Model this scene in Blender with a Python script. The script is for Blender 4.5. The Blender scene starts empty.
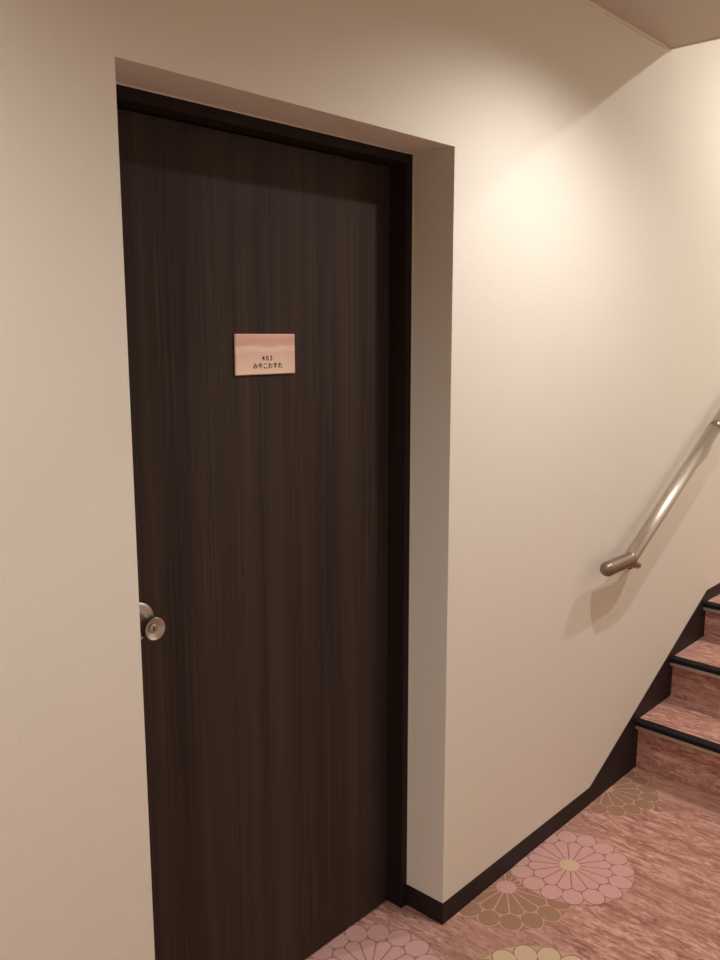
import bpy, bmesh, math, random
from mathutils import Vector, Matrix
random.seed(4)
sc = bpy.context.scene
COL = sc.collection
PI = math.pi

# ------------------------------------------------------------------ helpers
def srgb(r, g, b):
    f = lambda c: (c/255)/12.92 if c/255 <= .04045 else ((c/255+.055)/1.055)**2.4
    return (f(r), f(g), f(b), 1)

def bx(bm, x0, x1, y0, y1, z0, z1, mi=0, bevel=0, seg=2):
    v = [bm.verts.new(p) for p in [(x0,y0,z0),(x1,y0,z0),(x1,y1,z0),(x0,y1,z0),(x0,y0,z1),(x1,y0,z1),(x1,y1,z1),(x0,y1,z1)]]
    fs = [bm.faces.new([v[i] for i in q]) for q in [(0,3,2,1),(4,5,6,7),(0,1,5,4),(1,2,6,5),(2,3,7,6),(3,0,4,7)]]
    for f in fs: f.material_index = mi
    if bevel:
        es = list({e for f in fs for e in f.edges})
        bmesh.ops.bevel(bm, geom=es, offset=bevel, segments=seg, affect='EDGES', profile=.5)
    return fs

def prism_y(bm, pts, y0, y1, mi=0):
    """closed outline in x,z drawn out between two depths"""
    a = [bm.verts.new((x, y0, z)) for x, z in pts]
    b = [bm.verts.new((x, y1, z)) for x, z in pts]
    n = len(pts)
    f = [bm.faces.new(a), bm.faces.new(b[::-1])]
    for i in range(n):
        f.append(bm.faces.new((a[i], b[i], b[(i+1) % n], a[(i+1) % n])))
    for q in f: q.material_index = mi
    bmesh.ops.recalc_face_normals(bm, faces=f)
    return f

def lathe_y(bm, prof, cx, cz, seg=64):
    """profile (radius, y) turned about an axis along y"""
    rings = []
    for r, y in prof:
        if r < 1e-6: rings.append([bm.verts.new((cx, y, cz))])
        else: rings.append([bm.verts.new((cx+r*math.cos(2*PI*i/seg), y, cz+r*math.sin(2*PI*i/seg))) for i in range(seg)])
    fs = []
    for A, B in zip(rings, rings[1:]):
        for i in range(seg):
            j = (i+1) % seg
            if len(A) == 1 and len(B) == 1: continue
            if len(A) == 1: fs.append(bm.faces.new((A[0], B[i], B[j])))
            elif len(B) == 1: fs.append(bm.faces.new((A[i], B[0], A[j])))
            else: fs.append(bm.faces.new((A[i], B[i], B[j], A[j])))
    bmesh.ops.recalc_face_normals(bm, faces=fs)
    for f in fs: f.smooth = True
    return fs

def sweep(bm, pts, radii, seg=32, cap=True):
    """round tube through points with a radius at each"""
    pts = [Vector(p) for p in pts]
    rings = []; up = Vector((0, 1, 0))
    for i, p in enumerate(pts):
        t = (pts[min(i+1, len(pts)-1)] - pts[max(i-1, 0)]).normalized()
        s = t.cross(up).normalized(); n = s.cross(t)
        rings.append([bm.verts.new(p + radii[i]*(s*math.cos(2*PI*k/seg) + n*math.sin(2*PI*k/seg))) for k in range(seg)])
    fs = []
    for A, B in zip(rings, rings[1:]):
        for k in range(seg):
            fs.append(bm.faces.new((A[k], A[(k+1) % seg], B[(k+1) % seg], B[k])))
    if cap:
        fs.append(bm.faces.new(rings[0][::-1])); fs.append(bm.faces.new(rings[-1]))
    bmesh.ops.recalc_face_normals(bm, faces=fs)
    for f in fs: f.smooth = len(f.verts) == 4
    return fs

def obj(name, bm, mats, parent=None):
    me = bpy.data.meshes.new(name); bm.to_mesh(me); bm.free()
    for m in (mats if isinstance(mats, (list, tuple)) else [mats]): me.materials.append(m)
    o = bpy.data.objects.new(name, me); COL.objects.link(o)
    if parent is not None: o.parent = parent
    return o

def struct(name, bm, mats):
    o = obj(name, bm, mats); o['kind'] = 'structure'; return o

def thing(name, label, cat, loc, group=None):
    o = bpy.data.objects.new(name, None); COL.objects.link(o); o.location = loc
    o.empty_display_size = .05
    o['label'] = label; o['category'] = cat
    if group: o['group'] = group
    return o

def shift(bm, v):
    bmesh.ops.translate(bm, verts=bm.verts, vec=v); return bm

# ------------------------------------------------------------------ materials
class Mat:
    def __init__(s, name, rough=.6, metal=0.0, spec=.5):
        s.m = bpy.data.materials.new(name); s.m.use_nodes = True
        s.nt = s.m.node_tree; s.b = s.nt.nodes['Principled BSDF']
        s.b.inputs['Roughness'].default_value = rough; s.b.inputs['Metallic'].default_value = metal
        s.b.inputs['Specular IOR Level'].default_value = spec
    def n(s, t, **kw):
        x = s.nt.nodes.new(t)
        for k, v in kw.items(): setattr(x, k, v)
        return x
    def l(s, a, b): s.nt.links.new(a, b)
    def coords(s, scale):
        tc = s.n('ShaderNodeTexCoord'); mp = s.n('ShaderNodeMapping'); mp.inputs['Scale'].default_value = scale
        s.l(tc.outputs['Object'], mp.inputs['Vector']); return mp.outputs['Vector']
    def noise(s, vec, scale=1, detail=3, rough=.5, dist=0):
        x = s.n('ShaderNodeTexNoise'); x.inputs['Scale'].default_value = scale; x.inputs['Detail'].default_value = detail
        x.inputs['Roughness'].default_value = rough; x.inputs['Distortion'].default_value = dist
        s.l(vec, x.inputs['Vector']); return x.outputs['Fac']
    def ramp(s, fac, stops, interp='LINEAR'):
        x = s.n('ShaderNodeValToRGB'); x.color_ramp.interpolation = interp
        e = x.color_ramp.elements
        while len(e) < len(stops): e.new(.5)
        for el, (p, c) in zip(e, stops): el.position = p; el.color = c
        s.l(fac, x.inputs['Fac']); return x.outputs['Color']
    def mix(s, fac, a, b, mode='MIX'):
        x = s.n('ShaderNodeMix', data_type='RGBA', blend_type=mode)
        for sock, v in ((x.inputs[0], fac), (x.inputs[6], a), (x.inputs[7], b)):
            if hasattr(v, 'is_output'): s.l(v, sock)
            else: sock.default_value = v
        return x.outputs[2]
    def math(s, op, a, b=0.0, c=0.0):
        x = s.n('ShaderNodeMath', operation=op)
        for sock, v in zip(x.inputs, (a, b, c)):
            if hasattr(v, 'is_output'): s.l(v, sock)
            else: sock.default_value = v
        return x.outputs[0]
    def col(s, c):
        if hasattr(c, 'is_output'): s.l(c, s.b.inputs['Base Color'])
        else: s.b.inputs['Base Color'].default_value = c
        return s
    def bump(s, h, strength=.2, dist=.001):
        x = s.n('ShaderNodeBump'); x.inputs['Strength'].default_value = strength; x.inputs['Distance'].default_value = dist
        s.l(h, x.inputs['Height']); s.l(x.outputs['Normal'], s.b.inputs['Normal']); return s

def wallpaper(name, c, fleck=True):
    m = Mat(name, .82, spec=.25)
    v = m.coords((1, 1, 1))
    fine = m.noise(v, 170, 3, .6)
    base = m.mix(m.noise(v, 260, 2, .6), tuple(x*.95 for x in c[:3])+(1,), tuple(min(1, x*1.05) for x in c[:3])+(1,))
    if fleck:
        vo = m.n('ShaderNodeTexVoronoi'); vo.inputs['Scale'].default_value = 22; m.l(v, vo.inputs['Vector'])
        dot = m.math('LESS_THAN', vo.outputs['Distance'], .045)
        sep = m.n('ShaderNodeSeparateColor'); m.l(vo.outputs['Color'], sep.inputs[0])
        some = m.math('MULTIPLY', dot, m.math('GREATER_THAN', sep.outputs[0], .72))
        base = m.mix(some, base, tuple(min(1, x*1.16) for x in c[:3])+(1,))
    m.col(base); m.bump(fine, .35, .0012)
    return m.m

WALL = srgb(231, 223, 209)
M_wall = wallpaper('cream_wallpaper', WALL)
M_ceil = wallpaper('ceiling_paper', srgb(200, 189, 176), False)

def plain(name, c, rough=.5, metal=0.0, spec=.5):
    return Mat(name, rough, metal, spec).col(c).m

M_base = Mat('dark_skirting', .5, spec=.3)
M_base.col(M_base.mix(M_base.noise(M_base.coords((3, 3, 60)), 4, 3), srgb(30, 22, 22), srgb(38, 28, 28)))
M_base = M_base.m

def wood(name, ca, cb, cc, along='z', rough=.42):
    m = Mat(name, rough, spec=.1)
    sx = (260, 40, 1.6) if along == 'z' else (1.6, 40, 260)
    v = m.coords(sx)
    g = m.noise(v, 1, 4, .62)
    v2 = m.coords((26, 20, .35) if along == 'z' else (.35, 20, 26))
    g2 = m.noise(v2, 1, 2, .5)
    c = m.ramp(g, [(.3, ca), (.52, cb), (.72, cc)])
    c = m.mix(m.ramp(g2, [(.35, (0, 0, 0, 1)), (.7, (.5, .5, .5, 1))]), c, cc)
    m.col(c); m.bump(g, .25, .0004)
    return m.m

M_door = wood('dark_walnut_laminate', srgb(44, 35, 32), srgb(55, 44, 40), srgb(74, 61, 53))
M_frame = wood('dark_frame_laminate', srgb(34, 26, 25), srgb(40, 31, 29), srgb(47, 37, 34))
M_bead = plain('white_sealant', srgb(225, 215, 200), .6)
M_edge = plain('cream_edge_bead', srgb(232, 222, 206), .6)

def carpet(name, kind):
    m = Mat(name, .95, spec=.1)
    v = m.coords((1, 1, 1))
    fib = m.noise(v, 900, 2, .7)
    if kind == 'ground':
        tc = m.n('ShaderNodeTexCoord'); sp = m.n('ShaderNodeSeparateXYZ'); m.l(tc.outputs['Object'], sp.inputs[0])
        xz = m.math('SUBTRACT', sp.outputs[0], sp.outputs[2])
        def vec(a, b):
            cb = m.n('ShaderNodeCombineXYZ')
            m.l(m.math('MULTIPLY', xz, a), cb.inputs[0]); m.l(m.math('MULTIPLY', sp.outputs[1], b), cb.inputs[1])
            m.l(m.math('MULTIPLY', sp.outputs[2], 3), cb.inputs[2]); return cb.outputs[0]
        a = m.noise(vec(85, 20), 1, 5, .68, .9)
        b = m.noise(vec(20, 4), 1, 3, .55, .4)
        c = m.noise(vec(240, 70), 1, 2, .6)
        mixf = m.math('ADD', m.math('MULTIPLY', a, .55), m.math('ADD', m.math('MULTIPLY', b, .3), m.math('MULTIPLY', c, .15)))
        col = m.ramp(mixf, [(.41, srgb(148, 93, 77)), (.465, srgb(178, 120, 101)), (.52, srgb(203, 146, 126)), (.58, srgb(226, 178, 160))])
        tan = m.ramp(m.noise(v, 2.6, 2, .5), [(.5, (0, 0, 0, 1)), (.68, (.55, .55, .55, 1))])
        col = m.mix(tan, col, srgb(176, 126, 104))
    else:
        ca, cb = kind
        col = m.mix(m.noise(v, 60, 3, .6), ca, cb)
    col = m.mix(m.ramp(fib, [(.3, (0, 0, 0, 1)), (.7, (1, 1, 1, 1))]), m.mix(.22, col, (0, 0, 0, 1)), m.mix(.08, col, (1, 1, 1, 1)))
    m.col(col); m.bump(fib, .5, .002)
    return m.m

M_carpet = carpet('streaked_rose_carpet', 'ground')
M_cpink = carpet('carpet_pink_petal', (srgb(217, 160, 152), srgb(224, 172, 162)))
M_cpink2 = carpet('carpet_pink_gap', (srgb(212, 152, 140), srgb(220, 164, 150)))
M_cbrown = carpet('carpet_brown_line', (srgb(158, 104, 90), srgb(166, 112, 98)))
M_cgold = carpet('carpet_gold_petal', (srgb(164, 118, 90), srgb(174, 128, 98)))
M_cgold2 = carpet('carpet_gold_gap', (srgb(168, 118, 92), srgb(178, 128, 100)))
M_cblush = carpet('carpet_blush_line', (srgb(216, 160, 138), srgb(222, 170, 146)))
M_ccream = carpet('carpet_cream_petal', (srgb(220, 184, 148), srgb(226, 192, 158)))
M_cream2 = carpet('carpet_cream_gap', (srgb(206, 166, 130), srgb(214, 176, 140)))
M_folive = carpet('carpet_olive_line', (srgb(150, 108, 74), srgb(160, 116, 82)))

M_rubber = plain('black_nosing_rubber', srgb(25, 21, 23), .6, spec=.2)
M_alu = Mat('satin_aluminium', .55, .55); M_alu.col(srgb(196, 182, 172)); M_alu = M_alu.m

def brushed(name, c, rough, sc3):
    m = Mat(name, rough, 1.0)
    g = m.noise(m.coords(sc3), 1, 3, .6)
    m.col(m.mix(g, tuple(x*.85 for x in c[:3])+(1,), c))
    r = m.n('ShaderNodeMapRange'); m.l(g, r.inputs[0]); r.inputs[3].default_value = rough-.06; r.inputs[4].default_value = rough+.08
    m.l(r.outputs[0], m.b.inputs['Roughness']); return m.m
M_rail = brushed('brushed_steel', srgb(192, 181, 169), .36, (40, 300, 300))
tg = M_rail.node_tree.nodes.new('ShaderNodeTangent'); tg.direction_type = 'UV_MAP'; tg.uv_map = 'UVMap'
_b = M_rail.node_tree.nodes['Principled BSDF']; _b.inputs['Anisotropic'].default_value = .72
M_rail.node_tree.links.new(tg.outputs[0], _b.inputs['Tangent'])
M_fit = brushed('pewter_fitting', srgb(150, 135, 120), .34, (200, 200, 200))
M_knob = brushed('satin_steel', srgb(200, 190, 181), .34, (300, 30, 300))
M_dark = plain('dark_slot', srgb(20, 16, 14), .6)
M_ink = plain('brown_ink', srgb(62, 36, 28), .6)

# ------------------------------------------------------------------ dimensions
H, W = 1.977, .8875              # recess height and width
CEIL, XC = 2.4405, 1.127        # corridor ceiling and where it ends over the stair
YB = -1.95                      # far corridor wall
X0, X1 = -4.2, 2.95
TOP = 3.06                      # ceiling over the stair
YF, YL = .122, .172             # front of the door frame, front of the leaf

# ------------------------------------------------------------------ setting
bm = bmesh.new()
v = {}
def q(*pts, mi=0):
    f = bm.faces.new([bm.verts.new(p) for p in pts]); f.material_index = mi; return f
YW = .32
# front skin with the recess cut out, reveals and a closed back
q((X0,0,0),(-W,0,0),(-W,0,TOP),(X0,0,TOP))
q((-W,0,H),(0,0,H),(0,0,TOP),(-W,0,TOP))
q((0,0,0),(X1,0,0),(X1,0,TOP),(0,0,TOP))
q((-W,0,0),(-W,YW,0),(-W,YW,H),(-W,0,H))
q((0,YW,0),(0,0,0),(0,0,H),(0,YW,H))
q((-W,YW,H),(0,YW,H),(0,0,H),(-W,0,H))
q((X0,YW,0),(X0,YW,TOP),(-W,YW,TOP),(-W,YW,0))
q((-W,YW,H),(-W,YW,TOP),(0,YW,TOP),(0,YW,H))
q((0,YW,0),(0,YW,TOP),(X1,YW,TOP),(X1,YW,0))
q((X0,0,TOP),(X1,0,TOP),(X1,YW,TOP),(X0,YW,TOP))
q((X0,YW,0),(X0,0,0),(X0,0,TOP),(X0,YW,TOP))
q((X1,0,0),(X1,YW,0),(X1,YW,TOP),(X1,0,TOP))
bmesh.ops.remove_doubles(bm, verts=bm.verts, dist=1e-5)
struct('wall_front', bm, M_wall)
bm = bmesh.new(); bx(bm, X0, X1, YB-.1, YB, 0, TOP); struct('wall_back', bm, M_wall)
bm = bmesh.new(); bx(bm, X0-.1, X0, YB-.1, YW, 0, TOP); struct('wall_left', bm, M_wall)
bm = bmesh.new(); bx(bm, X1, X1+.1, YB-.1, YW, 0, TOP); struct('wall_right', bm, M_wall)

# corridor ceiling, its end face over the stair, and the higher ceiling beyond
bm = bmesh.new()
bx(bm, X0, XC, YB, 0, CEIL, TOP)
bx(bm, X0-.1, X1+.1, YB-.1, YW, TOP, TOP+.1)
struct('ceiling', bm, M_ceil)
bm = bmesh.new(); bx(bm, X0, XC, -.007, 0, CEIL-.009, CEIL); struct('trim_1', bm, M_edge)
bm = bmesh.new(); bx(bm, XC-.004, XC+.004, YB, -.0, CEIL-.004, CEIL+.03); struct('trim_2', bm, M_edge)

# floor with its woven chrysanthemums
bm = bmesh.new()
q((X0,YB,0),(1.2,YB,0),(1.2,YW,0),(X0,YW,0))
def poly(pts, z, mi):
    f = bm.faces.new([bm.verts.new((x, y, z)) for x, y in pts]); f.material_index = mi
    if f.normal.z < 0 or (f.normal_update() or f.normal.z < 0): f.normal_flip()
def flower(cx, cy, R, rot, gap, line, petal, core, z0):
    """sixteen long petals, sixteen short ones round them, a round core"""
    n = 16; a = PI/n
    P = lambda r, t: (cx+r*math.cos(t), cy+r*math.sin(t))
    outl = []
    for i in range(192):
        t = 2*PI*i/192
        k = ((t-rot)/(2*a)) % 1
        outl.append(P(R*(.962+.022*abs(math.sin(k*PI))), t))
    poly(outl, z0, gap)
    def inner(c, grow, z, mi):
        pts = []
        r0, r1 = .14*R, .565*R
        hw = lambda r: max(.0008, r*math.tan(a)*1.0 - .0017 + grow)
        pts += [(r0, -hw(r0)), (r1, -hw(r1))]
        for i in range(1, 12):
            u = -PI/2 + PI*i/12
            pts.append((r1+(.085*R+grow)*math.cos(u), hw(r1)*math.sin(u)))
        pts += [(r1, hw(r1)), (r0, hw(r0))]
        poly([(cx+x*math.cos(c)-y*math.sin(c), cy+x*math.sin(c)+y*math.cos(c)) for x, y in pts], z, mi)
    def outer(c, grow, z, mi):
        rc, ra, rb = .80*R, .182*R+grow, .80*R*math.sin(a)*1.02-.0010+grow
        pts = [(rc+ra*math.cos(u), rb*math.sin(u)) for u in [2*PI*i/28 for i in range(28)]]
        poly([(cx+x*math.cos(c)-y*math.sin(c), cy+x*math.sin(c)+y*math.cos(c)) for x, y in pts], z, mi)
    for i in range(n):
        outer(rot+(2*i+1)*a, .0032, z0+.00012+i*4e-6, line)
    for i in range(n):
        outer(rot+(2*i+1)*a, 0, z0+.00024, petal)
    for i in range(n):
        inner(rot+2*i*a, .0032, z0+.00036+i*4e-6, line)
    for i in range(n):
        inner(rot+2*i*a, 0, z0+.00048, petal)
    poly([P(.155*R, 2*PI*i/40) for i in range(40)], z0+.0006, core)
G = dict(pg=1, pp=2, br=3, gg=4, gp=5, bl=6, cg=7, cp=8, ol=9)
flower(.2495, -.039, .187, .06, 4, 6, 5, 2, .0002)
flower(.4627, -.1215, .187, -.03, 1, 3, 2, 8, .0010)
flower(-.053, -.333, .185, .22, 7, 9, 8, 2, .0010)
flower(-.264, .022, .185, .0, 1, 3, 2, 8, .0010)
flower(.945, .008, .180, .12, 4, 6, 5, 6, .0002)
for cx, cy in [(-.55,-.42),(-1.2,-.25),(-.9,-.95),(-1.7,-.7),(-2.4,-.4),(-.3,-1.5)]:
    flower(cx, cy, .185, random.random(), *random.choice([(1,3,2,8),(4,6,5,2),(7,9,8,2)]), .0010)
struct('floor', bm, [M_carpet, M_cpink2, M_cpink, M_cbrown, M_cgold2, M_cgold, M_cblush, M_cream2, M_ccream, M_folive])

# skirting
BH, BT = .0617, .0018
S0, S1 = (.812, BH), (1.757, .5335)
bm = bmesh.new()
bx(bm, -BT, S0[0], -BT, 0, 0, BH)
bx(bm, -BT, 0, 0, YF+.001, 0, BH)
bx(bm, X0, -W, -BT, 0, 0, BH)
struct('baseboard_front', bm, M_base)
bm = bmesh.new(); bx(bm, X0, 1.15, YB, YB+BT, 0, BH); struct('baseboard_back', bm, M_base)
# raking board beside the stair, level again at the landing
bm = bmesh.new()
prism_y(bm, [(S0[0], 0), (X1, 0), (X1, S1[1]), S1, S0], -BT, 0)
struct('trim_3', bm, M_base)

# ------------------------------------------------------------------ staircase
XR = [1.166, 1.447, 1.752]; ZT = [.184, .341, .486]; YS0 = -.0020
stair = thing('staircase', 'carpeted stair in streaked rose carpet with black nosings climbing beside the cream wall', 'stairs', (XR[0], YB/2, 0))
off = Vector((-XR[0], -YB/2, 0))
for i in range(3):
    x, z = XR[i], ZT[i]; zb = ZT[i-1] if i else 0.0; xe = XR[i+1] if i < 2 else X1-.004
    bm = bmesh.new()
    prism_y(bm, [(x, 0), (x, z), (xe, z), (xe, 0)], YB+.006, YS0)
    st = obj('step', shift(bm, off), M_carpet, stair)
    # rubber nosing: strip on the tread, rounded front, small lip
    bm = bmesh.new()
    prof = [(x+.006, z), (x+.006, z+.002), (x-.026, z+.002), (x-.029, z+.0005), (x-.030, z-.003), (x-.030, z-.014), (x-.028, z-.0155), (x-.0005, z-.0155), (x-.0005, z)]
    prism_y(bm, prof, YB+.006, YS0)
    nz = obj('nosing', shift(bm, off), M_rubber, st); nz['label'] = 'black rubber stair nosing'
    bm = bmesh.new()
    prism_y(bm, [(x-.0275, z-.0157), (x-.0005, z-.0157), (x-.0005, z-.034), (x-.010, z-.034), (x-.0255, z-.029)], YB+.006, YS0)
    lp = obj('nosing_lip', shift(bm, off), M_alu, st); lp['label'] = 'satin metal lip under the nosing'

# the flight is not quite square to the wall
for o in [stair] + list(stair.children_recursive):
    if o.type == 'MESH':
        for p in o.data.vertices:
            if p.co.x + XR[0] < 2.2: p.co.x += .05*(p.co.y + YB/2)

# ------------------------------------------------------------------ door
door = bpy.data.objects.new('door_1', None); COL.objects.link(door); door['kind'] = 'structure'
FW = .024
bm = bmesh.new()
bx(bm, -FW, -.0005, YF, .30, 0, H-.0005, bevel=.0015, seg=2)
bx(bm, -W+.0005, -W+FW, YF, .30, 0, H-.0005, bevel=.0015, seg=2)
bx(bm, -W+FW, -FW, YF, .30, H-FW, H-.0005, bevel=.0015, seg=2)
# stops behind the leaf
bx(bm, -FW-.012, -FW, YL+.042, .30, 0, H-FW); bx(bm, -W+FW, -W+FW+.012, YL+.042, .30, 0, H-FW); bx(bm, -W+FW, -FW, YL+.042, .30, H-FW-.012, H-FW)
obj('door_frame', bm, M_frame, door)
bm = bmesh.new(); bx(bm, -W+FW+.003, -FW-.003, YL, YL+.04, .006, H-FW-.003, bevel=.001, seg=2)
leaf = obj('door_leaf', bm, M_door, door)
bm = bmesh.new()
bx(bm, -.0022, -.0002, YF-.0022, YF+.001, BH+.001, H-.0002)
bx(bm, -W+.0002, -W+.0022, YF-.0022, YF+.001, 0, H-.0002)
bx(bm, -W+.0022, -.0022, YF-.0022, YF+.001, H-.0024, H-.0002)
sb = obj('sealant_bead', bm, M_bead, door); sb['label'] = 'thin white sealant line round the frame'

# knob: rose, tapered body, dished face with a key cylinder
KX, KZ, KY = -.7845, .9992, .107
knob = None
bm = bmesh.new()
lathe_y(bm, [(.0, YL), (.0388, YL), (.0388, YL-.003), (.037, YL-.005), (.032, YL-.006), (.0, YL-.006)], KX, KZ)
rose = obj('knob_rose', bm, M_knob, leaf)
bm = bmesh.new()
lathe_y(bm, [(.0, YL-.0058), (.0222, YL-.0058), (.0222, KY+.0015), (.0220, KY+.0006), (.0212, KY), (.0202, KY+.0006), (.0092, KY+.0075), (.0, KY+.0075)], KX, KZ)
kb = obj('door_knob', bm, M_knob, leaf); kb['label'] = 'round satin steel knob with key cylinder'
bm = bmesh.new()
lathe_y(bm, [(.0, KY+.0075), (.0088, KY+.0075), (.0088, KY+.0062), (.0080, KY+.0055), (.0, KY+.0055)], KX, KZ, 40)
cyl = obj('key_cylinder', bm, M_knob, leaf)
bm = bmesh.new(); bx(bm, KX-.0016, KX+.0016, KY+.0051, KY+.006, KZ-.0045, KZ+.0045)
obj('keyhole', bm, M_dark, leaf)

# ------------------------------------------------------------------ room sign
SX0, SX1, SZ0, SZ1, SY = -.5235, -.3535, 1.4675, 1.5535, .1668
sx, sz = (SX0+SX1)/2, (SZ0+SZ1)/2
sign = thing('room_sign', 'small pink room number plate with brown writing on the dark door', 'sign', (sx, YL, sz))
m = Mat('misty_pink_acrylic', .28, spec=.5)
tc = m.n('ShaderNodeTexCoord'); sp = m.n('ShaderNodeSeparateXYZ'); m.l(tc.outputs['Object'], sp.inputs[0])
vv = m.coords((9, 1, 60)); band = m.noise(vv, 1, 3, .5, .8)
h = m.math('ADD', m.math('MULTIPLY', m.math('ADD', sp.outputs[2], .043), 1/.086), m.math('MULTIPLY', m.math('SUBTRACT', band, .5), .30))
c = m.ramp(h, [(.0, srgb(236, 206, 184)), (.35, srgb(230, 196, 176)), (.52, srgb(226, 188, 170)), (.60, srgb(232, 202, 184)), (.66, srgb(230, 198, 180)), (.72, srgb(219, 170, 154)), (.86, srgb(217, 164, 148)), (1, srgb(228, 178, 160))])
m.col(c); M_sign = m.m
bm = bmesh.new(); bx(bm, SX0-sx, SX1-sx, SY-YL, -.0003, SZ0-sz, SZ1-sz, bevel=.0022, seg=3)
plate = obj('sign_plate', bm, M_sign, sign)
def writing(name, body, size, x, z, bold=0.0, spacing=1.0, wide=1.0):
    cu = bpy.data.curves.new(name, 'FONT'); cu.body = body; cu.size = .014; cu.align_x = 'CENTER'; cu.align_y = 'CENTER'
    cu.extrude = .0002; cu.offset = bold; cu.space_character = spacing
    t = bpy.data.objects.new(name, cu); COL.objects.link(t)
    dg = bpy.context.evaluated_depsgraph_get()
    me = bpy.data.meshes.new_from_object(t.evaluated_get(dg)); bpy.data.objects.remove(t); bpy.data.curves.remove(cu)
    xs = [p.co.x for p in me.vertices]; ys = [p.co.y for p in me.vertices]
    cx, cy = (min(xs)+max(xs))/2, (min(ys)+max(ys))/2
    kx, kz = wide/(max(xs)-min(xs)), size/(max(ys)-min(ys))
    for p in me.vertices:
        p.co = Vector(((p.co.x-cx)*kx, -p.co.z, (p.co.y-cy)*kz))
    me.materials.clear(); me.materials.append(M_ink)
    for f in me.polygons: f.material_index = 0
    o = bpy.data.objects.new(name, me); COL.objects.link(o); o.parent = plate
    o.location = (x-sx, SY-YL-.0002, z-sz)
    print('TEXT', name, max(xs)-min(xs), max(ys)-min(ys), len(me.vertices))
    return o
writing('room_number', '403', .0105, -.4365, 1.5022, .0002, 1.5, .0285)
writing('room_name', 'みやこわすれ', .0125, -.4345, 1.4862, .0003, 1.15, .083)

# ------------------------------------------------------------------ handrail
RY = -.060; slope = .5576
A = Vector((.897, RY, .8375)); d = Vector((1, 0, slope)).normalized()
rail = thing('handrail', 'brushed steel stair handrail sloping up the cream wall above the steps', 'handrail', (A.x, 0, A.z))
ro = Vector((-A.x, 0, -A.z))
bm = bmesh.new()
end = A + d*1.16
sweep(bm, [A + d*.004, A + d*.006, end], [.0212, .0218, .0218], 40)
uv = bm.loops.layers.uv.new('UVMap')
for fc in bm.faces:
    for lp_ in fc.loops:
        rel = lp_.vert.co - A; al = rel.dot(d); rad_ = rel - d*al
        an = math.atan2(rad_.y, rad_.dot(Vector((-d.z, 0, d.x))))/(2*PI)
        lp_[uv].uv = (an, al)
    if len(fc.verts) == 4 and max(l_[uv].uv.x for l_ in fc.loops) - min(l_[uv].uv.x for l_ in fc.loops) > .5:
        for l_ in fc.loops:
            if l_[uv].uv.x < 0: l_[uv].uv.x += 1
obj('rail_tube', shift(bm, ro), M_rail, rail)
# bent end fitting: level piece with a rounded cap, elbow up to the tube
def end_fitting(P, s, name):
    """s = -1 at the foot of the rail (level piece runs back), +1 at its head"""
    bm = bmesh.new(); R = .0232
    L = .176 if s < 0 else .12
    pts = []; rad = []
    tip = P + Vector((s*L, 0, 0))
    for i in range(11):
        u = PI/2*i/10
        pts.append(tip - Vector((s*R*(1-math.sin(u))*-1 - s*0, 0, 0)) if False else tip - Vector((s*R*math.sin(u), 0, 0)) + Vector((0, 0, 0)))
        rad.append(max(.0006, R*math.sqrt(max(0, 1-(1-math.sin(u))**2))))
    a = P + Vector((s*.018, 0, 0)); b = P - d*s*.014
    pts.append(P + Vector((s*.03, 0, 0))); rad.append(R*.97)
    for i in range(9):
        t = i/8
        pts.append(a*(1-t)**2 + P*2*t*(1-t) + b*t*t); rad.append(R*.97 + (.0214-R*.97)*t)
    sweep(bm, pts, rad, 40)
    f = obj(name, shift(bm, ro), M_fit, rail); f['label'] = 'darker rounded end fitting'
    return f
end_fitting(A, -1, 'end_cap'); end_fitting(end, 1, 'end_cap')
def bracket(P, Q, collar):
    """bent arm from under the tube to a round plate on the wall at Q"""
    bm = bmesh.new()
    lathe_y(bm, [(0, 0), (.0185, 0), (.0185, -.005), (.0165, -.008), (0, -.009)], Q.x, Q.z, 40)
    a, b, c = Vector((Q.x, -.004, Q.z)), Vector((Q.x, P.y+.006, Q.z)), P - Vector((-.012, 0, .012))
    n = 10
    sweep(bm, [a*(1-t)**2 + b*2*t*(1-t) + c*t*t for t in [i/n for i in range(n+1)]], [.0115]*(n+1), 24)
    if collar:
        sweep(bm, [P - d*.014, P - d*.012, P + d*.012, P + d*.014], [.0212, .0228, .0228, .0212], 40)
    bb = obj('wall_bracket', shift(bm, ro), M_fit, rail); bb['label'] = 'round wall bracket'
bracket(A + Vector((-.005, 0, 0)), Vector((1.03, 0, .786)), False)
bracket(A + d*.772, Vector((A.x + d.x*.772 + .155, 0, A.z + d.z*.772 - .02)), True)

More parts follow.
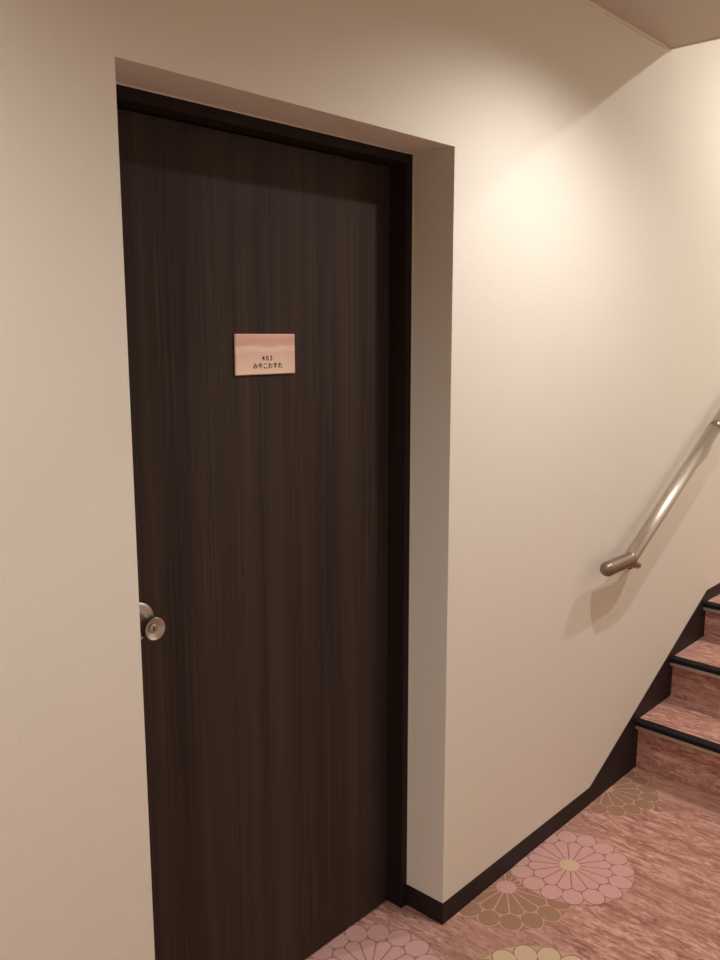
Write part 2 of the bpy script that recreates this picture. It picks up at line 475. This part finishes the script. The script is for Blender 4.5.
# ------------------------------------------------------------------ lamps
def downlight(label, x, y, z, watts, ang, blend, rad, col):
    t = thing('ceiling_downlight', label, 'lamp', (x, y, z), 'recessed downlights')
    bm = bmesh.new()
    seg = 48; ring = [(.062, 0), (.060, -.004), (.050, -.005), (.047, -.001), (.047, 0)]
    rs = [[bm.verts.new((r*math.cos(2*PI*i/seg), r*math.sin(2*PI*i/seg), zz)) for i in range(seg)] for r, zz in ring]
    fs = [bm.faces.new((P_[i], Q_[i], Q_[(i+1) % seg], P_[(i+1) % seg])) for P_, Q_ in zip(rs, rs[1:]) for i in range(seg)]
    bmesh.ops.recalc_face_normals(bm, faces=fs)
    obj('trim_ring', bm, M_edge, t)
    bm = bmesh.new(); bm.faces.new([bm.verts.new((.047*math.cos(-2*PI*i/seg), .047*math.sin(-2*PI*i/seg), -.0008)) for i in range(seg)])
    em = bpy.data.materials.get('lit_lens')
    if not em:
        mm = Mat('lit_lens', .4); mm.b.inputs['Emission Color'].default_value = (1, .84, .62, 1); mm.b.inputs['Emission Strength'].default_value = 3; em = mm.m
    obj('lens', bm, em, t)
    L = bpy.data.lights.new('downlight_lamp', 'SPOT'); L.energy = watts; L.spot_size = math.radians(ang); L.spot_blend = blend
    L.shadow_soft_size = rad; L.color = col
    o = bpy.data.objects.new('downlight_lamp', L); COL.objects.link(o); o.location = (x, y, z-.012-0)
    return o
LAMP = (1, .985, .97)
downlight('recessed downlight in the corridor ceiling nearest the stair', .287, -.638, CEIL, 49, 152, .68, .03, LAMP)
downlight('recessed downlight in the corridor ceiling just left of the door', -1.85, -.638, CEIL, 64, 152, .7, .03, LAMP)
downlight('unseen fill downlight added at the far end of the corridor ceiling', -3.5, -.638, CEIL, 50, 152, .7, .04, LAMP)  # fill light added out of view to raise the corridor's ambient level
downlight('recessed downlight high over the stair', 2.25, -.98, TOP, 108, 170, .6, .035, LAMP)

w = bpy.data.worlds.new('World'); sc.world = w; w.use_nodes = True
w.node_tree.nodes['Background'].inputs[0].default_value = (.9, .85, .8, 1); w.node_tree.nodes['Background'].inputs[1].default_value = .05

# ------------------------------------------------------------------ camera
F, YAW, PITCH, ROLL = 869.32, math.radians(47.678), math.radians(9.444), math.radians(-.0745)
cy, sy, cp, spp = math.cos(YAW), math.sin(YAW), math.cos(PITCH), math.sin(PITCH)
f = Vector((sy*cp, cy*cp, -spp)); r = Vector((cy, -sy, 0)); u = r.cross(f)
c_, s_ = math.cos(ROLL), math.sin(ROLL); r, u = c_*r+s_*u, -s_*r+c_*u
cam = bpy.data.cameras.new('camera'); co = bpy.data.objects.new('camera', cam); COL.objects.link(co)
M4 = Matrix.Identity(4)
for i in range(3): M4[i][0], M4[i][1], M4[i][2] = r[i], u[i], -f[i]
M4[0][3], M4[1][3], M4[2][3] = -1.6942, -1.2475, 1.55
co.matrix_world = M4
cam.sensor_fit = 'VERTICAL'; cam.sensor_height = 36; cam.lens = F/960*36; cam.clip_start = .02
sc.camera = co
vs = sc.view_settings
vs.view_transform = 'Standard'; vs.look = 'None'; vs.gamma = 1; vs.use_curve_mapping = False; vs.exposure = 0
